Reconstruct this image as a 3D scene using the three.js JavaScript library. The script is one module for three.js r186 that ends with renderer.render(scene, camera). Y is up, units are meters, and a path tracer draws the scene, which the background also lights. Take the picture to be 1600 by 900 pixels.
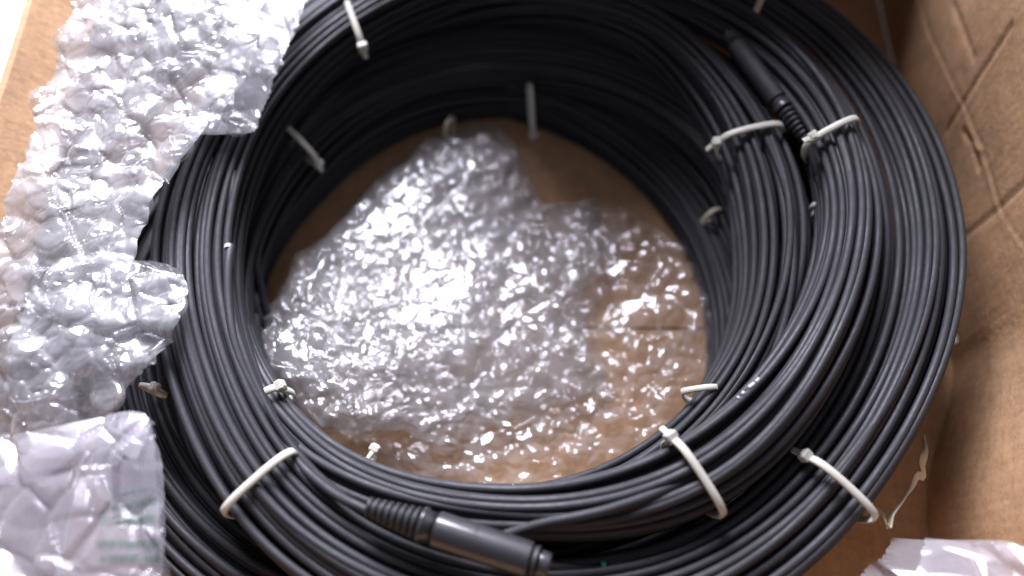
import * as THREE from 'three';
import { RoundedBoxGeometry } from 'three/addons/geometries/RoundedBoxGeometry.js';
import { mergeGeometries } from 'three/addons/utils/BufferGeometryUtils.js';
import { RectAreaLightUniformsLib } from 'three/addons/lights/RectAreaLightUniformsLib.js';

// ---------------------------------------------------------------- camera, light, exposure
const FPX = 1350, PITCH = THREE.MathUtils.degToRad(65), CAM_Y = 0.52;
const scene = new THREE.Scene();
const camera = new THREE.PerspectiveCamera(2 * Math.atan(450 / FPX) * 180 / Math.PI, 16 / 9, 0.02, 60);
camera.position.set(0, CAM_Y, 0);
camera.rotation.set(-PITCH, 0, 0);
camera.focus = 0.455;
camera.userData.fStop = 2.0;
scene.background = new THREE.Color().setRGB(0.128, 0.126, 0.155);      // the dim room around the box
RectAreaLightUniformsLib.init();
const WIN = { pos: [-0.32, 1.02, -1.55], look: [0.0, 0.05, -0.22], w: 0.85, h: 0.95, L: 46 };
const sunlitWindow = new THREE.RectAreaLight(new THREE.Color().setRGB(0.92, 0.91, 1.06), WIN.L, WIN.w, WIN.h);
sunlitWindow.name = 'window_light';
sunlitWindow.position.set(...WIN.pos); sunlitWindow.lookAt(...WIN.look); scene.add(sunlitWindow);
const renderer = new THREE.WebGLRenderer({ antialias: true });
renderer.toneMapping = THREE.LinearToneMapping;
renderer.toneMappingExposure = 1.12;
renderer.shadowMap.enabled = true;

// ---------------------------------------------------------------- helpers
function rng(seed) { let a = seed >>> 0; return () => { a |= 0; a = a + 0x6D2B79F5 | 0; let t = Math.imul(a ^ a >>> 15, 1 | a); t = t + Math.imul(t ^ t >>> 7, 61 | t) ^ t; return ((t ^ t >>> 14) >>> 0) / 4294967296; }; }
const hash = (x, y, s) => { let h = Math.imul(x, 374761393) + Math.imul(y, 668265263) + Math.imul(s, 974634777) | 0; h = Math.imul(h ^ h >>> 13, 1274126177); return ((h ^ h >>> 16) >>> 0) / 4294967296; };
const sm = (t) => t * t * (3 - 2 * t);
function vnoise(x, y, s = 0) { const i = Math.floor(x), j = Math.floor(y), u = sm(x - i), v = sm(y - j); return THREE.MathUtils.lerp(THREE.MathUtils.lerp(hash(i, j, s), hash(i + 1, j, s), u), THREE.MathUtils.lerp(hash(i, j + 1, s), hash(i + 1, j + 1, s), u), v) * 2 - 1; }
function fbm(x, y, s, o = 4) { let a = 1, t = 0, n = 0; for (let k = 0; k < o; k++) { t += a * vnoise(x, y, s + k * 7); n += a; a *= 0.5; x = x * 2.03 + 11.3; y = y * 2.03 - 5.1; } return t / n; }
// the nearest two cell points: facets and creases of crumpled film
function cells(x, y, s) { const i = Math.floor(x), j = Math.floor(y); let a = 9, b = 9, id = 0, ax = 0, ay = 0; for (let m = -1; m < 2; m++) for (let n = -1; n < 2; n++) { const px = i + m + hash(i + m, j + n, s), py = j + n + hash(i + m, j + n, s + 1), d = Math.hypot(px - x, py - y); if (d < a) { b = a; a = d; id = hash(i + m, j + n, s + 2); ax = x - px; ay = y - py; } else if (d < b) b = d; } return { a, b, id, ax, ay }; }
const V = (x, y, z) => new THREE.Vector3(x, y, z);
// where the line of sight through a point of the 1600 x 900 photograph meets the height h, or the upright plane x
function ray(px, py) { const a = (px - 800) / FPX, b = -(py - 450) / FPX, c = Math.cos(PITCH), s = Math.sin(PITCH); return V(a, b * c - s, -b * s - c); }
function at(px, py, h) { const d = ray(px, py); return d.multiplyScalar((h - CAM_Y) / d.y).add(V(0, CAM_Y, 0)); }
function onWall(px, py, x) { const d = ray(px, py); return d.multiplyScalar(x / d.x).add(V(0, CAM_Y, 0)); }
const used = new Set();
function numbered(n) { let r = n, k = 0; while (used.has(r)) r = n + '_' + String(++k).padStart(3, '0'); used.add(r); return r; }
function thing(name, label, category, group) { const o = new THREE.Group(); o.name = numbered(name); o.userData = { label, category }; if (group) o.userData.group = group; scene.add(o); return o; }
function part(name, geo, mat, parent, label) { const m = new THREE.Mesh(geo, mat); m.name = parent === scene ? numbered(name) : name; m.castShadow = m.receiveShadow = true; if (label) m.userData.label = label; parent.add(m); return m; }
function grid(nu, nv, f, closedU = false) {
  const p = [], uv = [], ix = [];
  for (let j = 0; j <= nv; j++) for (let i = 0; i <= nu; i++) { const q = f(i / nu, j / nv); p.push(q.x, q.y, q.z); uv.push(q.u ?? i / nu, q.v ?? j / nv); }
  for (let j = 0; j < nv; j++) for (let i = 0; i < nu; i++) { const a = j * (nu + 1) + i, b = a + 1, c = a + nu + 1, d = c + 1; ix.push(a, c, b, b, c, d); }
  const g = new THREE.BufferGeometry();
  g.setAttribute('position', new THREE.Float32BufferAttribute(p, 3)); g.setAttribute('uv', new THREE.Float32BufferAttribute(uv, 2)); g.setIndex(ix); g.computeVertexNormals();
  return g;
}
function tube(pts, r, closed, sides = 8, ends = true) {      // a round cable through a list of points
  const n = pts.length, p = [], no = [], uv = [], ix = [], T = V(), N = V(), B = V(), up = V(0, 1, 0); let len = 0;
  const m = closed ? n + 1 : n;
  for (let k = 0; k < m; k++) {
    const q = pts[k % n], a = pts[closed ? (k + n - 1) % n : Math.max(0, k - 1)], b = pts[closed ? (k + 1) % n : Math.min(n - 1, k + 1)];
    T.subVectors(b, a).normalize(); N.crossVectors(up, T).normalize(); B.crossVectors(T, N);
    if (k) len += q.distanceTo(pts[(k - 1) % n]);
    for (let s = 0; s <= sides; s++) { const t = s / sides * Math.PI * 2, x = Math.cos(t), y = Math.sin(t), nx = N.x * x + B.x * y, ny = N.y * x + B.y * y, nz = N.z * x + B.z * y; p.push(q.x + nx * r, q.y + ny * r, q.z + nz * r); no.push(nx, ny, nz); uv.push(len, s / sides * 0.014); }
  }
  for (let k = 0; k < m - 1; k++) for (let s = 0; s < sides; s++) { const a = k * (sides + 1) + s, b = a + 1, c = a + sides + 1, d = c + 1; ix.push(a, b, c, b, d, c); }
  if (!closed && ends) for (const [k, o] of [[0, 1], [m - 1, -1]]) { const c0 = p.length / 3, q = pts[k]; T.subVectors(pts[Math.min(n - 1, k + 1)], pts[Math.max(0, k - 1)]).normalize().multiplyScalar(-o); p.push(q.x, q.y, q.z); no.push(T.x, T.y, T.z); uv.push(0, 0); for (let s = 0; s < sides; s++) { const a = k * (sides + 1) + s; o > 0 ? ix.push(c0, a + 1, a) : ix.push(c0, a, a + 1); } }
  const g = new THREE.BufferGeometry();
  g.setAttribute('position', new THREE.Float32BufferAttribute(p, 3)); g.setAttribute('normal', new THREE.Float32BufferAttribute(no, 3)); g.setAttribute('uv', new THREE.Float32BufferAttribute(uv, 2)); g.setIndex(ix);
  return g;
}
function tex(w, h, f, srgb = false) { const d = new Uint8Array(w * h * 4); for (let y = 0; y < h; y++) for (let x = 0; x < w; x++) { const c = f(x, y), o = (y * w + x) * 4; d[o] = c[0] * 255; d[o + 1] = c[1] * 255; d[o + 2] = c[2] * 255; d[o + 3] = (c[3] ?? 1) * 255; } const t = new THREE.DataTexture(d, w, h); t.wrapS = t.wrapT = THREE.RepeatWrapping; t.magFilter = THREE.LinearFilter; t.minFilter = THREE.LinearMipmapLinearFilter; t.generateMipmaps = true; if (srgb) t.colorSpace = THREE.SRGBColorSpace; t.needsUpdate = true; return t; }
const tiled = (n) => (x, y, w, f, s) => { // periodic noise for textures
  const i = Math.floor(x), j = Math.floor(y), u = sm(x - i), v = sm(y - j), P = f, m = (a) => ((a % P) + P) % P; return THREE.MathUtils.lerp(THREE.MathUtils.lerp(hash(m(i), m(j), s), hash(m(i + 1), m(j), s), u), THREE.MathUtils.lerp(hash(m(i), m(j + 1), s), hash(m(i + 1), m(j + 1), s), u), v); };
const tn = tiled();

// ---------------------------------------------------------------- materials
const kraft = (s) => tex(512, 512, (x, y) => {
  const u = x / 512, v = y / 512;
  const fib = tn(u * 24, v * 160, 0, 0, s) || 0;
  const a = pn(u, v, 6, 6, s), b = pn(u, v, 90, 22, s + 1), c = pn(u, v, 200, 200, s + 2), e = pn(u, v, 28, 90, s + 4);
  const k = 0.9 + 0.06 * (a - 0.5) + 0.08 * (b - 0.5) + 0.10 * (c - 0.5) + 0.08 * (e - 0.5) - (c > 0.93 ? 0.12 : 0);
  return [0.74 * k, 0.585 * k, 0.43 * k];
}, true);
function pn(u, v, fx, fy, s) { const x = u * fx, y = v * fy, i = Math.floor(x), j = Math.floor(y), a = sm(x - i), b = sm(y - j), m = (q, f) => ((q % f) + f) % f; return THREE.MathUtils.lerp(THREE.MathUtils.lerp(hash(m(i, fx), m(j, fy), s), hash(m(i + 1, fx), m(j, fy), s), a), THREE.MathUtils.lerp(hash(m(i, fx), m(j + 1, fy), s), hash(m(i + 1, fx), m(j + 1, fy), s), a), b); }
const kraftMap = kraft(3), kraftBump = tex(512, 512, (x, y) => { const u = x / 512, v = y / 512, k = 0.5 + 0.2 * (pn(u, v, 24, 24, 9) - 0.5) + 0.3 * (pn(u, v, 120, 120, 10) - 0.5) + 0.03 * Math.sin(u * Math.PI * 2 * 40); return [k, k, k]; });
for (const t of [kraftMap, kraftBump]) t.repeat.set(4, 4);
const cardboard = new THREE.MeshStandardMaterial({ name: 'kraft_cardboard', map: kraftMap, bumpMap: kraftBump, bumpScale: 0.0004, roughness: 0.85 });
const cableBump = tex(256, 64, (x, y) => { const u = x / 256, v = y / 64, k = 0.5 + 0.6 * (pn(u, v, 10, 6, 21) - 0.5) + 0.4 * (pn(u, v, 60, 20, 22) - 0.5); return [k, k, k]; });
cableBump.repeat.set(16, 70);
const cableRough = tex(256, 64, (x, y) => { const u = x / 256, v = y / 64, k = 0.64 + 0.16 * (pn(u, v, 8, 4, 31) - 0.5) + 0.1 * (pn(u, v, 70, 16, 32) - 0.5); return [k, k, k]; });
cableRough.repeat.set(6, 70);
const cableMats = [0.018, 0.021, 0.025].map((v, i) => new THREE.MeshStandardMaterial({ name: 'black_cable_jacket', color: new THREE.Color().setRGB(v, v, v * 1.15), roughness: 1, roughnessMap: cableRough, bumpMap: cableBump, bumpScale: 0.00012 }));
const blackPlastic = new THREE.MeshPhysicalMaterial({ name: 'black_plastic', color: new THREE.Color().setRGB(0.017, 0.016, 0.019), roughness: 0.45, bumpMap: cableBump, bumpScale: 0.0001, clearcoat: 0.8, clearcoatRoughness: 0.14 });
const blackRubber = new THREE.MeshStandardMaterial({ name: 'black_rubber', color: new THREE.Color().setRGB(0.018, 0.018, 0.019), roughness: 0.55 });
const nylon = new THREE.MeshPhysicalMaterial({ name: 'natural_nylon', color: new THREE.Color().setRGB(0.72, 0.7, 0.6), roughness: 0.35, transmission: 0.25, thickness: 0, bumpMap: cableBump, bumpScale: 0.0001 });
const nylonOld = new THREE.MeshPhysicalMaterial({ name: 'yellowed_nylon', color: new THREE.Color().setRGB(0.66, 0.6, 0.45), roughness: 0.4, transmission: 0.2, thickness: 0 });
const film = (name, t, rough, c, ior = 1.85) => new THREE.MeshPhysicalMaterial({ name, color: new THREE.Color().setRGB(...c), roughness: rough, transmission: t, thickness: 0, ior, side: THREE.DoubleSide });
const bubbleFilm = film('clear_bubble_film', 0.88, 0.15, [0.92, 0.92, 0.92], 2.05);
const thinFilm = film('clear_thin_film', 0.9, 0.14, [0.95, 0.94, 0.93], 1.95);
const backFilm = film('clear_backing_film', 0.74, 0.35, [0.9, 0.9, 0.92]);
const bagFilm = film('clear_bag_film', 0.83, 0.2, [0.86, 0.84, 0.87]);

// ---------------------------------------------------------------- surroundings: floor, window
const boards = tex(512, 512, (x, y) => { const u = x / 512, v = y / 512, k = 0.93 + 0.05 * (pn(u, v, 120, 4, 41) - 0.5) + 0.04 * (pn(u, v, 20, 3, 42) - 0.5); return [0.93 * k, 0.91 * k, 0.86 * k]; }, true);
boards.repeat.set(5, 5);
{
  const f = part('floor', new THREE.PlaneGeometry(6, 6).rotateX(-Math.PI / 2), new THREE.MeshStandardMaterial({ name: 'pale_floor', map: boards, roughness: 0.5 }), scene);
  f.userData = { kind: 'structure', label: 'pale floor lit brightly beside the cardboard box' };
}
{
  const w = thing('window', 'tall bright window beside the cardboard box', 'window'), white = new THREE.MeshStandardMaterial({ name: 'white_frame', color: 0xe8e8e6, roughness: 0.5 });
  w.position.copy(sunlitWindow.position); w.quaternion.copy(sunlitWindow.quaternion);
  const glow = new THREE.MeshStandardMaterial({ name: 'bright_pane', color: 0x222222, emissive: new THREE.Color().setRGB(0.94, 0.95, 1), emissiveIntensity: 1 });
  for (const s of [-1, 1]) part('pane', new THREE.BoxGeometry(WIN.w / 2 - 0.01, WIN.h, 0.006).translate(s * WIN.w / 4, 0, 0.012), glow, w);
  const fr = [[0, WIN.h / 2 + 0.03, WIN.w + 0.12, 0.06], [0, -WIN.h / 2 - 0.03, WIN.w + 0.12, 0.06], [-WIN.w / 2 - 0.03, 0, 0.06, WIN.h], [WIN.w / 2 + 0.03, 0, 0.06, WIN.h]].map(([x, y, a, b]) => new THREE.BoxGeometry(a, b, 0.06).translate(x, y, 0.02));
  part('frame', mergeGeometries(fr), white, w);
}

// ---------------------------------------------------------------- the cardboard box
const XL = -0.261, XR = 0.287, ZB = -0.505, ZF = 0.05, HW = 0.15, TH = 0.004;
const box = thing('cardboard_box', 'open brown cardboard box holding the coils of black cable', 'box');
function foldLine(pts, amp, w) { return (y, z) => { let d = 9; for (let k = 0; k + 1 < pts.length; k++) { const [a, b] = [pts[k], pts[k + 1]], ey = b.y - a.y, ez = b.z - a.z, t = Math.min(1, Math.max(0, ((y - a.y) * ey + (z - a.z) * ez) / (ey * ey + ez * ez))); d = Math.min(d, Math.hypot(y - a.y - t * ey, z - a.z - t * ez)); } return amp * Math.exp(-(d * d) / (w * w)); }; }
function wallPanel(name, x, folds, z0, z1, y0, y1, nz, ny, dir, seed, label, flare = 0) {
  const f = (s) => (u, v) => { const z = z0 + (z1 - z0) * u, y = y0 + (y1 - y0) * v; let o = 0.0009 * fbm(z * 14, y * 14, seed) + 0.0002 * fbm(z * 60, y * 60, seed + 5); for (const q of folds) o += q(y, z); return { x: x + dir * (s ? 0 : TH) * -1 + dir * o - dir * flare * Math.max(0, y - 0.1), y, z, u: z, v: y }; };
  const inner = grid(nz, ny, f(1)), outer = grid(nz, ny, f(0));
  const e = (fn, n) => grid(n, 1, fn);
  const rim = e((u, v) => ({ ...f(v < 0.5)(u, 1) }), nz), end0 = e((u, v) => ({ ...f(v < 0.5)(0, u) }), ny), end1 = e((u, v) => ({ ...f(v < 0.5)(1, u) }), ny);
  return part(name, mergeGeometries([inner, outer, rim, end0, end1]), cardboard, box, label);
}
const rw = (l, amp, w) => foldLine(l.map(([a, b]) => onWall(a, b, XR)), amp, w);
const seam = [onWall(1600, 490, XR), onWall(1500, 545, XR)];
const ridge = [[1432, 0], [1448, 58], [1499, 160], [1532, 240], [1559, 333], [1600, 391]];
wallPanel('wall', XR, [rw(ridge, 0.00045, 0.0015), rw(ridge.map(([a, b]) => [a + 6, b + 3]), -0.0004, 0.0026), rw([[1582, 40], [1535, 112], [1478, 205]], -0.0009, 0.002), rw([[1600, 288], [1560, 325], [1505, 372]], -0.001, 0.002), rw([[1505, 205], [1520, 232], [1528, 262]], -0.0016, 0.0018), rw([[1514, 225], [1535, 235]], 0.001, 0.0015), rw([[1490, 10], [1522, 90]], -0.0008, 0.003)], ZB, ZF, 0.004, HW, 320, 110, -1, 61);
wallPanel('wall', XL, [], ZB, ZF, 0.004, 0.127, 120, 50, 1, 62, undefined, 0.9);
{ const b = (w, h, d, x, y, z) => { const g = new THREE.BoxGeometry(w, h, d, 1, 1, 1); g.translate(x, y, z); const p = g.attributes.position, n = g.attributes.normal, uv = g.attributes.uv; for (let i = 0; i < p.count; i++) uv.setXY(i, Math.abs(n.getX(i)) > 0.5 ? p.getZ(i) : p.getX(i), Math.abs(n.getY(i)) > 0.5 ? p.getZ(i) : p.getY(i)); return g; };
  part('wall', b(XR - XL + 0.012, 0.142, TH, (XL + XR) / 2, 0.075, ZB - 0.004), cardboard, box);
  part('wall', b(XR - XL + 0.012, HW - 0.02, TH, (XL + XR) / 2, 0.069, ZF + 0.004), cardboard, box);
  { const g = new THREE.BoxGeometry(0.315, 0.14, 0.004).translate(0, 0.07, 0).rotateX(0.1).translate(0.0625, 0.147, ZB - 0.004); part('flap', g, cardboard, box, 'flap standing up at the far side of the box'); }
  const zs = at(950, 514, 0.004).z;
  part('bottom_flap', b(XR - XL - 0.006, 0.003, zs - 0.0008 - ZB, (XL + XR) / 2, 0.0035, (ZB + zs - 0.0008) / 2), cardboard, box);
  part('bottom_flap', b(XR - XL - 0.006, 0.003, ZF - zs - 0.0008, (XL + XR) / 2, 0.003, (ZF + zs + 0.0008) / 2), cardboard, box);
}
{ // inner sheet overlapping the front half of the right wall, its edge running down from the rim
  const zs = seam[0].z, zb = seam[1].z;
  const f = (o) => (u, v) => { const y = 0.006 + (0.139 - 0.006) * v, t = (y - seam[1].y) / (seam[0].y - seam[1].y), z0 = zb + (zs - zb) * t, z = z0 + (ZF - 0.002 - z0) * u; return { x: XR - 0.0035 - o - 0.034 * (1 - v) * sm(Math.min(1, u * 2.2)) - 0.006 * u - 0.0012 * (1 + fbm(z * 16, y * 16, 71)) - 0.0016 * Math.exp(-((u * 30) ** 2)), y, z, u: z * 1.03 + 0.2, v: y + 0.37 }; };
  const g = [grid(100, 50, f(0.003)), grid(100, 50, f(0)), grid(50, 1, (u, v) => f(v < 0.5 ? 0.003 : 0)(0, u)), grid(100, 1, (u, v) => f(v < 0.5 ? 0.003 : 0)(u, 1))];
  part('inner_panel', mergeGeometries(g), cardboard, box, 'smooth lighter inner panel on the right of the box');
}

// ---------------------------------------------------------------- cable coils
const D = 0.0048, SEG = 168;
function periodic(tab, col) { // smooth value around the coil from stations given in degrees
  const n = tab.length; return (deg) => { deg = ((deg % 360) + 360) % 360; let k = 0; while (k < n && tab[k][0] <= deg) k++; const g = (i) => tab[((i % n) + n) % n], a = g(k - 1), b = g(k), p = g(k - 2), q = g(k + 1), span = (((b[0] - a[0]) % 360) + 360) % 360 || 360, t = (((deg - a[0]) % 360) + 360) % 360 / span, y0 = p[col], y1 = a[col], y2 = b[col], y3 = q[col]; return y1 + 0.5 * t * (y2 - y0 + t * (2 * y0 - 5 * y1 + 4 * y2 - y3 + t * (3 * (y1 - y2) + y3 - y0))); };
}
function wave(R, amp, kmax = 5) { const c = []; for (let k = 1; k <= kmax; k++) c.push([k, amp * (R() * 0.9 + 0.1) / Math.sqrt(k), R() * 6.283]); return (t) => { let s = 0; for (const [k, a, p] of c) s += a * Math.cos(k * t + p); return s; }; }
function cableCoil(label, { c, tab, rows, seed, loose = 0.0009, riders = 3, keep = 2, crown = 0.002 }) {
  const t = thing('cable_coil', label, 'cable coil', 'coils of black cable stacked in the box'), R = rng(seed);
  t.position.set(c[0], 0, c[1]);
  const rin = periodic(tab, 1), rout = periodic(tab, 2), top = periodic(tab, 3);
  let w = 0; for (const s of tab) w += (s[2] - s[1]) / tab.length;
  const cols = Math.max(3, Math.round(w / (D * 1.03)));
  const whole = wave(R, 0.0007, 6), wholeY = wave(R, 0.0008, 5);
  const list = [];
  for (let r = 0; r < rows; r++) for (let i = 0; i < cols; i++) if (r < keep || i === 0 || i === cols - 1 || (i === 1 && r < 4)) list.push([(i + (r % 2 ? 0.5 : 0) * 0.9) / (cols - 0.5), r, 0]);
  for (let k = 0; k < riders; k++) list.push([0.12 + 0.76 * R(), -0.72, 1]);
  for (const [u, r, rider] of list) {
    const wu = wave(R, rider ? 0.004 : loose, rider ? 3 : 5), wv = wave(R, loose * 0.7, 5), pts = [], swing = !rider && R() < 0.22 ? wave(R, 0.0025, 2) : null;
    for (let k = 0; k < SEG; k++) {
      const th = k / SEG * Math.PI * 2, deg = th * 180 / Math.PI, a = rin(deg) + D / 2, b = rout(deg) - D / 2;
      let rad = a + (b - a) * u + wu(th) + whole(th) + (swing ? swing(th) : 0);
      rad = Math.min(Math.max(rad, a - 0.002), b + 0.003);
      const uu = (rad - a) / (b - a), y = top(deg) - D / 2 - crown * (2 * uu - 1) ** 2 - r * D * 0.88 + wv(th) + wholeY(th) + (swing ? -Math.abs(swing(th)) * 0.2 : 0);
      pts.push(V(Math.cos(th) * rad, Math.max(y, 0.0075), Math.sin(th) * rad));
    }
    part('cable_turn', tube(pts, D / 2 * 0.97, true), cableMats[Math.floor(R() * 3)], t);
  }
  return t;
}
// stations: degrees (0 right, 90 towards the viewer, 180 left, 270 away), inner radius, outer radius, height of the top
const outerCoil = cableCoil('largest black cable coil, topmost on the left and outermost along the right cardboard wall', { c: [0.03, -0.245], rows: 8, seed: 11, crown: 0.003, riders: 2, loose: 0.0007, tab: [[0, 0.174, 0.229, 0.1], [40, 0.170, 0.219, 0.097], [80, 0.184, 0.231, 0.093], [125, 0.193, 0.238, 0.1], [155, 0.187, 0.231, 0.106], [183, 0.184, 0.230, 0.106], [215, 0.185, 0.222, 0.105], [270, 0.187, 0.232, 0.1], [318, 0.19, 0.241, 0.092]] });
const middleCoil = cableCoil('black cable coil lying highest along the right, just above the moulded connector at the bottom', { c: [0.005, -0.26], rows: 7, seed: 23, riders: 4, loose: 0.0011, crown: 0.0035, tab: [[0, 0.170, 0.2, 0.113], [33, 0.166, 0.199, 0.115], [63, 0.166, 0.203, 0.11], [95, 0.167, 0.193, 0.102], [125, 0.172, 0.198, 0.09], [180, 0.165, 0.2, 0.068], [230, 0.163, 0.196, 0.066], [270, 0.166, 0.2, 0.078], [318, 0.170, 0.2, 0.1]] });
const innerCoil = cableCoil('black cable coil beside the upper connector, dipping under its neighbour at the lower right', { c: [-0.02, -0.255], rows: 7, seed: 37, riders: 4, loose: 0.0012, crown: 0.004, tab: [[0, 0.154, 0.193, 0.092], [30, 0.161, 0.189, 0.082], [60, 0.16, 0.19, 0.07], [95, 0.158, 0.19, 0.072], [140, 0.157, 0.19, 0.06], [200, 0.155, 0.19, 0.05], [250, 0.158, 0.19, 0.066], [300, 0.167, 0.187, 0.09], [330, 0.158, 0.188, 0.094]] });
const wallCoil = cableCoil('black cable coil low on the inner wall of the stack above the bottom coil', { c: [-0.007, -0.238], rows: 7, seed: 41, riders: 0, loose: 0.0012, keep: 2, tab: [[0, 0.147, 0.225, 0.066], [45, 0.147, 0.235, 0.066], [90, 0.153, 0.215, 0.07], [180, 0.147, 0.19, 0.062], [225, 0.143, 0.185, 0.058], [270, 0.143, 0.19, 0.056], [315, 0.147, 0.19, 0.06]] });
const bottomCoil = cableCoil('bottom black cable coil resting on the cardboard around the bubble wrap', { c: [-0.007, -0.232], rows: 8, seed: 53, riders: 0, loose: 0.0010, keep: 1, tab: [[0, 0.149, 0.23, 0.034], [45, 0.152, 0.24, 0.035], [90, 0.156, 0.22, 0.036], [170, 0.156, 0.21, 0.034], [190, 0.15, 0.2, 0.034], [212, 0.142, 0.2, 0.034], [251, 0.142, 0.2, 0.034], [290, 0.142, 0.2, 0.034], [330, 0.148, 0.2, 0.034]] });
const offsetCoil = cableCoil('black cable coil bulging out lower left beneath the largest coil, beside the plastic bag', { c: [-0.045, -0.215], rows: 8, seed: 67, riders: 3, loose: 0.0013, crown: 0.004, tab: [[0, 0.17, 0.2, 0.03], [60, 0.175, 0.205, 0.045], [100, 0.17, 0.208, 0.066], [140, 0.165, 0.207, 0.07], [180, 0.165, 0.206, 0.066], [240, 0.165, 0.19, 0.04], [300, 0.165, 0.19, 0.03]] });

// loose runs of cable
function run(parent, list, name = 'cable_end', r = D / 2, mat = cableMats[1], label) {
  const pts = new THREE.CatmullRomCurve3(list.map(([x, y, h]) => at(x, y, h).sub(parent.position)), false, 'centripetal').getPoints(60);
  return part(name, tube(pts, r, false, 10), mat, parent, label);
}
const whitePlastic = new THREE.MeshStandardMaterial({ name: 'white_plastic', color: new THREE.Color().setRGB(0.42, 0.42, 0.43), roughness: 0.5 });
run(outerCoil, [[352, 200, 0.1], [366, 270, 0.1], [361, 330, 0.1]].slice(1), 'sleeve', D / 2 * 1.12, blackRubber);
run(outerCoil, [[361, 384, 0.102], [357, 410, 0.104], [357, 470, 0.104], [368, 540, 0.103], [392, 600, 0.101], [436, 668, 0.097], [500, 735, 0.085]], 'cable_end');
run(outerCoil, [[357, 384, 0.1025], [357, 389, 0.103]], 'white_tip', D / 2 * 1.02, whitePlastic, 'white cut tip of a cable end');
run(wallCoil, [[403, 388, 0.05], [402, 420, 0.05], [412, 470, 0.04], [432, 530, 0.03]], 'cable_end');
run(wallCoil, [[384, 430, 0.055], [398, 480, 0.045], [425, 530, 0.03]], 'cable_end');
run(middleCoil, [[948, 882, 0.088], [1000, 868, 0.088], [1100, 835, 0.086], [1180, 790, 0.07]], 'cable_end');
run(middleCoil, [[940, 883, 0.0895], [946, 882, 0.0895]], 'green_tip', D / 2 * 0.9, new THREE.MeshStandardMaterial({ name: 'green_tip', color: new THREE.Color().setRGB(0.02, 0.32, 0.16), roughness: 0.5 }), 'green tip of a loose cable end');
run(middleCoil, [[858, 884, 0.092], [950, 886, 0.086], [1060, 868, 0.08], [1180, 820, 0.066]], 'cable_end');
run(middleCoil, [[770, 842, 0.1], [840, 820, 0.106], [950, 796, 0.11], [1060, 755, 0.108], [1150, 700, 0.096]], 'cable_end');
for (const [a, b] of [[[1170, 606], [1179, 599]], [[1181, 597], [1186, 592]], [[1160, 616], [1163, 613]], [[1153, 623], [1155, 621]]]) run(middleCoil, [[...a, 0.1145], [...b, 0.1145]], 'printed_mark', D / 2 * 0.45, whitePlastic);

// ---------------------------------------------------------------- connectors
function lathe(profile, n = 28) { return new THREE.LatheGeometry(profile.map(([x, r]) => new THREE.Vector2(r, x)), n).rotateZ(-Math.PI / 2); }   // along +x
function connector(parent, a, b, k, label, flip) {
  const g = new THREE.Group(); g.name = 'connector'; g.userData.label = label;
  const A = a.clone().sub(parent.position), B = b.clone().sub(parent.position), L = A.distanceTo(B);
  g.position.copy(A); g.quaternion.setFromUnitVectors(V(1, 0, 0), B.clone().sub(A).normalize()); parent.add(g);
  const r = k;
  const boot = [[0, 0], [0, r * 0.42]]; const nb = 8;
  for (let i = 0; i < nb; i++) { const x0 = L * 0.3 * i / nb, x1 = L * 0.3 * (i + 1) / nb, rr = r * (0.56 + 0.34 * i / nb); boot.push([x0 + 0.0002, rr], [x0 + (x1 - x0) * 0.55, rr * 1.02], [x0 + (x1 - x0) * 0.62, rr * 0.8], [x1 - 0.0001, rr * 0.8]); }
  boot.push([L * 0.3, 0]);
  part('strain_relief', lathe(boot), blackRubber, g);
  part('collar', lathe([[L * 0.3, 0], [L * 0.3, r * 0.96], [L * 0.31, r], [L * 0.325, r], [L * 0.33, r * 0.86], [L * 0.385, r * 0.86], [L * 0.39, 0]]), blackPlastic, g);
  part('body', lathe([[L * 0.386, 0], [L * 0.386, r * 0.94], [L * 0.395, r], [L * 0.6, r], [L * 0.605, r * 0.985], [L * 0.612, r * 1.0], [L * 0.895, r * 0.97], [L * 0.905, r * 0.92], [L * 0.905, 0]]), blackPlastic, g);
  part('locking_ring', lathe([[L * 0.906, 0], [L * 0.906, r * 0.8], [L * 0.925, r * 0.8], [L * 0.93, r * 0.86], [L * 0.945, r * 0.86], [L * 0.95, 0]]), blackRubber, g);
  part('dust_cap', lathe([[L * 0.95, 0], [L * 0.95, r * 0.62], [L * 0.955, r * 0.72], [L * 1.0, r * 0.7], [L * 1.01, r * 0.6], [L * 1.01, r * 0.42], [L * 0.985, r * 0.36], [L * 0.985, 0]]), blackPlastic, g);
  return g;
}
connector(outerCoil, at(574, 792, 0.109), at(856, 884, 0.111), 0.0086, 'glossy black moulded connector lying across the turns at the bottom');
connector(innerCoil, at(1266, 226, 0.097), at(1138, 54, 0.099), 0.0066, 'dusty black connector tucked between the coils at the upper right');
run(innerCoil, [[1266, 226, 0.097], [1277, 265, 0.092], [1284, 320, 0.08], [1280, 380, 0.07]], 'cable_end', 0.0031);
run(outerCoil, [[574, 798, 0.106], [520, 770, 0.103], [460, 715, 0.098], [420, 640, 0.095]], 'cable_end');

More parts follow.
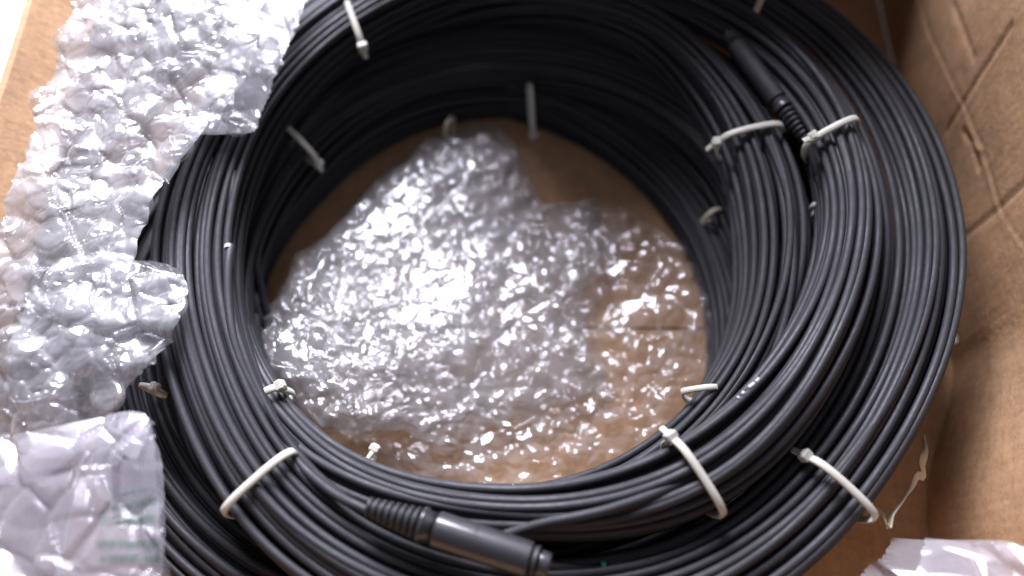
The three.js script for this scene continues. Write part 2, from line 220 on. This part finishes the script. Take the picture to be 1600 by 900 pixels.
// ---------------------------------------------------------------- cable ties
function band(f, n, w, t, closed) { // flat strap: f(s) -> { p, out }, side = direction across the strap
  const p = [], ix = [], idx = [];
  const prof = [[-1, -1], [-0.8, 1], [0, 1.25], [0.8, 1], [1, -1], [0, -1]];
  for (let k = 0; k <= n; k++) { const { p: c, out, side } = f(k / n); for (const [a, b] of prof) { const q = c.clone().addScaledVector(side, a * w / 2).addScaledVector(out, b * t / 2); p.push(q.x, q.y, q.z); } }
  const m = prof.length; for (let k = 0; k < n; k++) for (let s = 0; s < m; s++) { const a = k * m + s, b = k * m + (s + 1) % m, c = a + m, d = b + m; ix.push(a, b, c, b, d, c); }
  const g = new THREE.BufferGeometry(); g.setAttribute('position', new THREE.Float32BufferAttribute(p, 3)); g.setIndex(ix); g.computeVertexNormals(); g.setAttribute('uv', new THREE.Float32BufferAttribute(new Float32Array(p.length / 3 * 2), 2)); return g;
}
function cableTie(label, inn, out, o = {}) {
  const { bulge = 0.007, depth = 0.03, head = 'in', w = 0.0042, old = false, tail = 0.006, hs = 0.92 } = o;
  const A = at(...inn), B = at(...out), mid = A.clone().add(B).multiplyScalar(0.5), t = thing('cable_tie', label, 'cable tie', 'white nylon ties around the cable bundles'), mat = old ? nylonOld : nylon;
  t.position.copy(mid);
  const ch = B.clone().sub(A), half = ch.length() / 2; ch.normalize();
  const side = V(0, 1, 0).cross(ch).normalize(), up = ch.clone().cross(side).normalize();
  const pos = (s) => { // s 0..1 around the loop; the part above the chord arcs by bulge, below by depth
    const a = Math.PI - s * Math.PI * 2, x = Math.cos(a), y = Math.sin(a), e = 0.72, X = Math.sign(x) * Math.abs(x) ** e, Y = Math.sign(y) * Math.abs(y) ** e;
    return ch.clone().multiplyScalar(X * half).addScaledVector(up, y > 0 ? Y * bulge : Y * depth);
  };
  part('strap', band((s) => { const p = pos(s), q = pos(Math.min(1, s + 0.004)).sub(pos(Math.max(0, s - 0.004))).normalize(); return { p, side, out: q.clone().cross(side).negate().multiplyScalar(-1) }; }, 72, w, 0.0012), mat, t);
  if (head) {
    const s = head === 'in' ? 0.02 : head === 'mid' ? 0.16 : 0.48, p = pos(s), tg = pos(s + 0.01).sub(pos(s - 0.01 < 0 ? 0 : s - 0.01)).normalize(), on = tg.clone().cross(side).normalize(); if (on.dot(p) < 0) on.negate();
    const m = new THREE.Matrix4().makeBasis(tg, on, side.clone()), sgn = m.determinant() < 0 ? -1 : 1; if (sgn < 0) m.makeBasis(tg, on, side.clone().negate());
    const g = mergeGeometries([new RoundedBoxGeometry(0.0062 * hs, 0.0052 * hs, 0.0068 * hs, 3, 0.0014 * hs), new RoundedBoxGeometry(0.0034 * hs, 0.0064 * hs, 0.0044 * hs, 2, 0.0008 * hs)]); g.applyMatrix4(m); const q = p.clone().addScaledVector(on, 0.0016); g.translate(q.x, q.y, q.z);
    part('head', g, mat, t);
    if (tail) { const d = on.clone().multiplyScalar(0.6).addScaledVector(tg, -0.8).normalize(); part('cut_tail', band((k) => ({ p: q.clone().addScaledVector(d, k * tail * 1.2), side, out: on }), 4, w * 0.85, 0.0011), mat, t); }
  }
  return t;
}
cableTie('white tie across the right side of the lower bundle, square head facing the hole', [1048, 686, 0.109], [1126, 806, 0.098], { bulge: 0.011, depth: 0.024 });
cableTie('white tie at the lower right around the outermost bundle, next to the twisted plastic strip', [1258, 716, 0.096], [1362, 812, 0.088], { bulge: 0.011, depth: 0.024 });
cableTie('long white tie curving over the left bundle above the plastic bag, its head hidden', [461, 706, 0.1], [352, 803, 0.096], { bulge: 0.01, depth: 0.024, head: null });
cableTie('short white tie stub with a round head at the left rim of the hole', [437, 606, 0.088], [404, 627, 0.083], { bulge: 0.006, depth: 0.02, tail: 0 });
cableTie('white tie at the top, its strap running up beside the bubble wrap', [566, 72, 0.092], [534, -14, 0.1], { bulge: 0.006, depth: 0.02 });
cableTie('white tie on the dark inner wall at the left, head below its curved strap', [494, 254, 0.052], [440, 196, 0.07], { bulge: 0.009, depth: 0.012 });
cableTie('thin white tie hanging straight down the back inner wall over the bare cardboard', [833, 206, 0.022], [829, 134, 0.052], { bulge: 0.004, depth: 0.012, w: 0.0034, hs: 0.85 });
cableTie('faint short tie low on the back wall where the bubble wrap begins', [699, 218, 0.016], [700, 190, 0.032], { bulge: 0.004, depth: 0.01, w: 0.003, hs: 0.7, old: true });
cableTie('white tie arching over the inner right bundle beside the upper connector', [1122, 226, 0.088], [1222, 204, 0.09], { bulge: 0.011, depth: 0.022 });
cableTie('white tie with its head halfway up the strap, just right of the upper connector', [1256, 236, 0.101], [1340, 192, 0.11], { bulge: 0.012, depth: 0.022, head: 'mid' });
cableTie('yellowed tie at the upper right corner above the end of the connector', [1170, 44, 0.088], [1196, -16, 0.092], { bulge: 0.004, depth: 0.02, old: true });
cableTie('yellowed tie stub on the right inner wall over the bare brown cardboard', [1102, 346, 0.03], [1118, 328, 0.04], { bulge: 0.004, depth: 0.01, old: true, w: 0.0034, hs: 0.75, tail: 0 });
cableTie('small white tie over the narrow bundle at the lower right rim of the hole', [1066, 616, 0.07], [1124, 608, 0.076], { bulge: 0.007, depth: 0.018, head: null, w: 0.0036 });
cableTie('pale tie head poking out at the bottom rim of the hole', [584, 706, 0.05], [572, 726, 0.05], { bulge: 0.003, depth: 0.01, w: 0.003, hs: 0.9, tail: 0 });
cableTie('blurred tie end in the dark gap right of the connector and below its tie', [1268, 324, 0.082], [1286, 318, 0.082], { bulge: 0.003, depth: 0.01, head: null, w: 0.003 });
cableTie('dim tie under the bubble wrap at the lower left edge of the coils', [240, 606, 0.082], [222, 604, 0.078], { bulge: 0.003, depth: 0.012, w: 0.003, hs: 0.8, tail: 0 });

// ---------------------------------------------------------------- bubble wrap and bags
function polyline(pts) { const c = new THREE.CatmullRomCurve3(pts.map(([x, y, h]) => at(x, y, h)), false, 'centripetal'); return (t) => c.getPointAt(Math.min(1, Math.max(0, t))); }
const facet = (x, z, s, f) => { const c = cells(x * f, z * f, s), dir = c.id * 40; return (c.ax * Math.cos(dir) + c.ay * Math.sin(dir)) * 0.55 + Math.min(0.25, (c.b - c.a)) * 0.6; };
// a sheet between two edges; its points are moved by lift(x, z, u, v)
function sheet(name, left, right, nu, nv, lift, mat, parent, edge = 0.002, dy = 0) {
  const L = polyline(left), Rr = polyline(right);
  return part(name, grid(nu, nv, (u, v) => { const a = L(v), b = Rr(v), p = a.clone().lerp(b, u); const e = edge * (vnoise(v * 26, 3.3, 5) + 0.5 * vnoise(v * 70, 1.7, 6)), k = Math.max(0, Math.abs(u - 0.5) * 8 - 3); p.x += e * k; p.z += e * 0.4 * k; const l = lift(p.x, p.z, u, v); return { x: p.x + l[0], y: p.y + l[1] + dy, z: p.z + l[2] }; }), mat, parent);
}
function crumple(s, big, small) { return (x, z) => [0.4 * small * fbm(x * 60, z * 60, s + 3), big * fbm(x * 14, z * 14, s) + small * facet(x, z, s + 20, 36) + small * 0.4 * facet(x, z, s + 40, 90), 0.4 * small * fbm(x * 60, z * 60, s + 9)]; }
function dome(r, h, seed, crush) { // one bubble, partly crushed
  return grid(32, 12, (u, v) => { const a = u * Math.PI * 2, q = v, rr = r * q * (1 + 0.06 * Math.sin(a * 2 + seed)), x = Math.cos(a) * rr, z = Math.sin(a) * rr; const prof = h * Math.pow(Math.max(0, 1 - q ** 3), 0.5), fold = q < 0.98 ? crush * h * (0.5 * facet(x + seed, z, seed + 5, 120) + 0.55 * fbm(x * 90 + seed, z * 90, seed, 3)) * (1 - q ** 6) : 0; return { x, y: prof + fold, z }; });
}
function bubbleSheet(label, L, Rr, lift, seed, pitch, nu, nv, layers = 2) {
  const t = thing('bubble_wrap_sheet', label, 'bubble wrap'), cl = polyline(L), cr = polyline(Rr), R = rng(seed);
  for (let k = 0; k < layers; k++) sheet('film', L, Rr, nu, nv, (x, z, u, v) => { const a = lift(x, z, u, v), b = lift(x + 0.31 + k * 0.17, z, u, v); return [a[0], a[1] + 0.25 * b[1] - 0.002 * k, a[2]]; }, k ? backFilm : bubbleFilm, t, 0.0018, -0.0012);
  const shapes = [0, 1, 2, 3, 4, 5, 6, 7].map((k) => dome(pitch * 0.42, pitch * (0.13 + 0.04 * (k % 4)), seed + k * 3.7, 0.5 + 0.22 * k));
  const len = cl(0).distanceTo(cl(1)), rows = Math.round(len / (pitch * 0.9));
  for (let j = 0; j < rows; j++) { const v = (j + 0.5) / rows, a = cl(v), b = cr(v), n = Math.floor(a.distanceTo(b) / pitch - 0.2); for (let i = 0; i < n; i++) { const u = (i + 0.5 + (j % 2 ? 0.25 : -0.25)) / n; if (u < 0.05 || u > 0.95) continue; const p = cl(Math.min(0.995, Math.max(0.005, v + (R() - 0.5) * 0.35 / rows))).lerp(cr(Math.min(0.995, Math.max(0.005, v + (R() - 0.5) * 0.35 / rows + (u - 0.5) * 0.8 / rows))), u + (R() - 0.5) * 0.2 / n), e = 0.004, l = lift(p.x, p.z, u, v), gx = (lift(p.x + e, p.z, u, v)[1] - l[1]) / e, gz = (lift(p.x, p.z + e, u, v)[1] - l[1]) / e; const m = part('bubble', shapes[Math.floor(R() * 8)], bubbleFilm, t); m.position.set(p.x + l[0], p.y + l[1] - 0.0014, p.z + l[2]); m.quaternion.setFromUnitVectors(V(0, 1, 0), V(-gx * 0.6, 1, -gz * 0.6).normalize()).multiply(new THREE.Quaternion().setFromAxisAngle(V(0, 1, 0), R() * 6.28)); m.scale.set(0.92 + R() * 0.2, 0.6 + R() * 0.7, 0.9 + R() * 0.2); } }
  return t;
}
bubbleSheet('wide strip of bubble wrap over the left wall, from the top to the bag', [[128, -40, 0.13], [104, 20, 0.13], [70, 130, 0.13], [40, 240, 0.13], [8, 340, 0.125], [-40, 470, 0.12], [-60, 600, 0.11], [-40, 700, 0.1]], [[462, -40, 0.14], [405, 60, 0.14], [320, 190, 0.132], [247, 300, 0.125], [225, 370, 0.12], [212, 440, 0.118], [225, 560, 0.11], [150, 690, 0.095]], crumple(3, 0.008, 0.0056), 301, 0.0225, 170, 270, 2);
bubbleSheet('narrow flap of bubble wrap on the coils at the top, lower corner square', [[405, -40, 0.12], [372, 40, 0.118], [320, 130, 0.116], [300, 208, 0.114]], [[492, -40, 0.122], [468, 20, 0.12], [430, 120, 0.119], [393, 204, 0.117]], crumple(13, 0.003, 0.0024), 307, 0.02, 70, 130);
bubbleSheet('torn bunched end of bubble wrap resting on the left bundle, edge ragged', [[90, 400, 0.128], [60, 450, 0.128], [20, 520, 0.126], [10, 620, 0.118], [60, 690, 0.105]], [[225, 404, 0.126], [285, 424, 0.122], [278, 485, 0.12], [240, 560, 0.116], [132, 684, 0.1]], crumple(23, 0.009, 0.0075), 311, 0.0225, 110, 130);

// bubble wrap lying on the cardboard inside the hole: round the outline from a middle point
function spread(name, mid, outline, h0, seed, bub, parent, mat, amp, dy, rag = 0.004, tilt = 0) {
  const c = at(mid[0], mid[1], h0), P = outline.map(([x, y]) => at(x, y, h0)), cv = new THREE.CatmullRomCurve3(P, true, 'centripetal');
  const NT = 420, NR = 150, edge = cv.getSpacedPoints(NT), rs = Array.from({ length: NT }, (_, i) => 1 + rag / 0.12 * (vnoise(Math.cos(i / NT * 6.2832) * 5, Math.sin(i / NT * 6.2832) * 5, seed) + 0.5 * vnoise(Math.cos(i / NT * 6.2832) * 14, Math.sin(i / NT * 6.2832) * 14, seed + 1)));
  return part(name, grid(NT, NR, (u, v) => {
    const n = Math.round(u * NT) % NT, e = edge[n], k = Math.pow(v, 0.75) * (1 + (rs[n] - 1) * v * v), x = c.x + (e.x - c.x) * k, z = c.z + (e.z - c.z) * k, tuck = 1 - v ** (bub ? 14 : 5);
    let y = 0;
    if (bub) { const f = 1 / bub, q = cells(x * f + 0.25 * vnoise(x * 60, z * 60, 1), z * f, seed), rr = 0.3 + 0.22 * q.id, d = q.a / rr; if (d < 1) y += bub * (0.1 + 0.4 * q.id) * Math.sqrt(1 - d * d); }
    const big = 0.25 + 1.1 * sm(Math.min(1, Math.max(0, 0.5 + 1.1 * fbm(x * 13, z * 13, seed + 30, 3))));
    y += amp * fbm(x * 15, z * 15, seed) + big * (amp * 0.75 * facet(x, z, seed + 3, 40) + amp * 0.42 * facet(x, z, seed + 8, 85) + amp * 0.2 * facet(x, z, seed + 18, 160));
    return { x, y: h0 + dy + tilt * Math.max(0, z + 0.33) * sm(Math.min(1, Math.max(0, (0.05 - x) / 0.15))) + Math.max((amp * 0.9 + y) * (0.25 + 0.75 * tuck), 0.0003), z };
  }), mat, parent);
}
{
  const t = thing('bubble_wrap_sheet', 'bubble wrap spread over the bare cardboard inside the ring', 'bubble wrap');
  const o1 = [[640, 250], [700, 212], [770, 215], [815, 250], [850, 320], [940, 322], [1030, 360], [1085, 400], [1105, 500], [1100, 600], [1010, 690], [900, 760], [780, 790], [690, 770], [590, 715], [470, 650], [405, 570], [440, 480], [520, 370]];
  spread('bubble_film', [780, 490], o1, 0.006, 403, 0.017, t, thinFilm, 0.0075, 0.003);
  const t2 = thing('bubble_wrap_sheet', 'second crumpled layer of bubble wrap heaped on the left of the hole', 'bubble wrap');
  const o2 = [[640, 250], [700, 214], [775, 218], [825, 270], [850, 325], [940, 330], [960, 400], [900, 500], [940, 600], [820, 650], [700, 690], [590, 688], [480, 650], [405, 565], [445, 470], [535, 350]];
  spread('film', [670, 470], o2, 0.010, 411, 0, t2, bubbleFilm, 0.007, 0.002, 0.007, 0.07);
  spread('bubble_film', [670, 470], o2, 0.010, 417, 0.017, t2, bubbleFilm, 0.010, 0.004, 0.009, 0.09);
  spread('film', [600, 490], [[560, 350], [650, 260], [760, 240], [800, 330], [790, 450], [740, 560], [620, 630], [500, 640], [415, 565], [470, 450]], 0.014, 431, 0, t2, bubbleFilm, 0.011, 0.006, 0.01, 0.11);
}

// clear bags: wide soft folds with a few sharp creases
const folds = (s, big, mid) => (x, z) => { const wx = x + 0.02 * fbm(x * 12, z * 12, s + 3), wz = z + 0.02 * fbm(x * 12 + 7, z * 12, s + 4), c = facet(wx, wz, s + 9, 17), c2 = facet(wx, wz, s + 15, 38); return [mid * 0.3 * vnoise(x * 30, z * 30, s + 1), big * fbm(x * 9, z * 9, s, 2) + mid * 2.0 * c + mid * 1.1 * c2, mid * 0.3 * vnoise(x * 30, z * 30, s + 2)]; };
{
  const t = thing('plastic_bag', 'clear crinkled plastic bag with faint green print at the bottom left corner', 'plastic bag');
  const L = [[-60, 705, 0.12], [-60, 780, 0.122], [-60, 860, 0.124], [-60, 960, 0.125]], Rr = [[190, 648, 0.12], [228, 650, 0.122], [244, 690, 0.124], [252, 790, 0.124], [262, 960, 0.126]];
  const lf = folds(501, 0.008, 0.006);
  sheet('film', L, Rr, 130, 110, lf, bagFilm, t, 0.0006);
  sheet('film', [[-60, 712, 0.113], [-60, 960, 0.116]], [[205, 652, 0.113], [240, 690, 0.115], [258, 960, 0.117]], 110, 90, folds(507, 0.006, 0.004), bagFilm, t, 0.0006);
  // the folded-over top corner
  sheet('fold', [[-60, 760, 0.134], [60, 750, 0.136], [140, 700, 0.136], [215, 720, 0.134]], [[60, 706, 0.134], [150, 668, 0.136], [205, 643, 0.135], [240, 660, 0.132]], 80, 60, folds(513, 0.004, 0.003), bagFilm, t, 0.0005);
  // rows of green print on the film, too blurred to read
  const cv = document.createElement('canvas'); cv.width = 512; cv.height = 512; const g = cv.getContext('2d'); g.clearRect(0, 0, 512, 512); g.fillStyle = 'rgb(40,105,74)'; const R = rng(99);
  for (const [y, h, x0] of [[20, 14, 150], [84, 40, 110], [180, 44, 70], [330, 40, 20], [420, 36, 40]]) for (let x = x0; x < 505;) { const w = 8 + R() * 26; g.globalAlpha = 0.5 + R() * 0.4; g.fillRect(x, y + R() * 5, w, 9); if (h > 20) { g.fillRect(x, y + h - 12 + R() * 5, w * 0.8, 9); g.fillRect(x + R() * w, y, 7, h - 4); } x += w + 4 + R() * 6; }
  const map = new THREE.CanvasTexture(cv); map.colorSpace = THREE.SRGBColorSpace; map.magFilter = THREE.LinearFilter;
  const ink = new THREE.MeshStandardMaterial({ name: 'green_print', map, transparent: true, roughness: 0.5, side: THREE.DoubleSide });
  const A = polyline(L), B = polyline(Rr);
  const pr = grid(60, 60, (u, v) => { const vv = 0.46 + v * 0.36, p = A(vv).lerp(B(vv), 0.7 + 0.285 * u), l = lf(p.x, p.z); return { x: p.x + l[0], y: p.y + l[1] + 0.0006, z: p.z + l[2], u, v: 1 - v }; });
  part('green_print', pr, ink, t, 'blurred rows of green print on the bag');
}
{
  const t = thing('plastic_bag', 'clear crumpled plastic bag in the bottom right corner against the cardboard wall', 'plastic bag');
  const L = [[1395, 838, 0.07], [1376, 870, 0.075], [1340, 905, 0.08], [1310, 960, 0.08]], Rr = [[1660, 858, 0.1], [1660, 880, 0.105], [1660, 910, 0.11], [1660, 960, 0.11]];
  sheet('film', L, Rr, 150, 80, folds(531, 0.008, 0.007), bagFilm, t, 0.001);
  sheet('film', [[1440, 842, 0.09], [1420, 900, 0.095], [1400, 960, 0.1]], [[1660, 862, 0.112], [1660, 900, 0.115], [1660, 960, 0.115]], 120, 70, folds(541, 0.008, 0.007), bagFilm, t, 0.001);
}
{ // the twisted strip hanging off the outer bundle
  const t = thing('plastic_strip', 'twisted dirty white plastic strip beside the lower right tie, against the wall', 'plastic strip');
  const pts = [[1368, 796, 0.074], [1380, 806, 0.076], [1388, 826, 0.078], [1394, 806, 0.078], [1408, 786, 0.074], [1424, 762, 0.07], [1434, 742, 0.07], [1442, 744, 0.068], [1440, 725, 0.066], [1446, 702, 0.062], [1443, 680, 0.06]].map((q) => at(...q)), c = new THREE.CatmullRomCurve3(pts, false, 'centripetal'), R = rng(5);
  part('strip', band((s) => { const p = c.getPointAt(s), tg = c.getTangentAt(s), a = 1.1 * Math.sin(s * 7) + 0.4; const sd = tg.clone().cross(V(0, 1, 0)).normalize(), up = sd.clone().cross(tg); const side = sd.clone().multiplyScalar(Math.cos(a)).addScaledVector(up, Math.sin(a)); return { p, side: side.multiplyScalar(0.65 + 0.35 * Math.sin(s * 11)), out: tg.clone().cross(side).normalize() }; }, 60, 0.0052, 0.0008), nylonOld, t);
}
scene.traverse((o) => { if (o.isMesh) o.castShadow = o.receiveShadow = true; });
renderer.render(scene, camera);
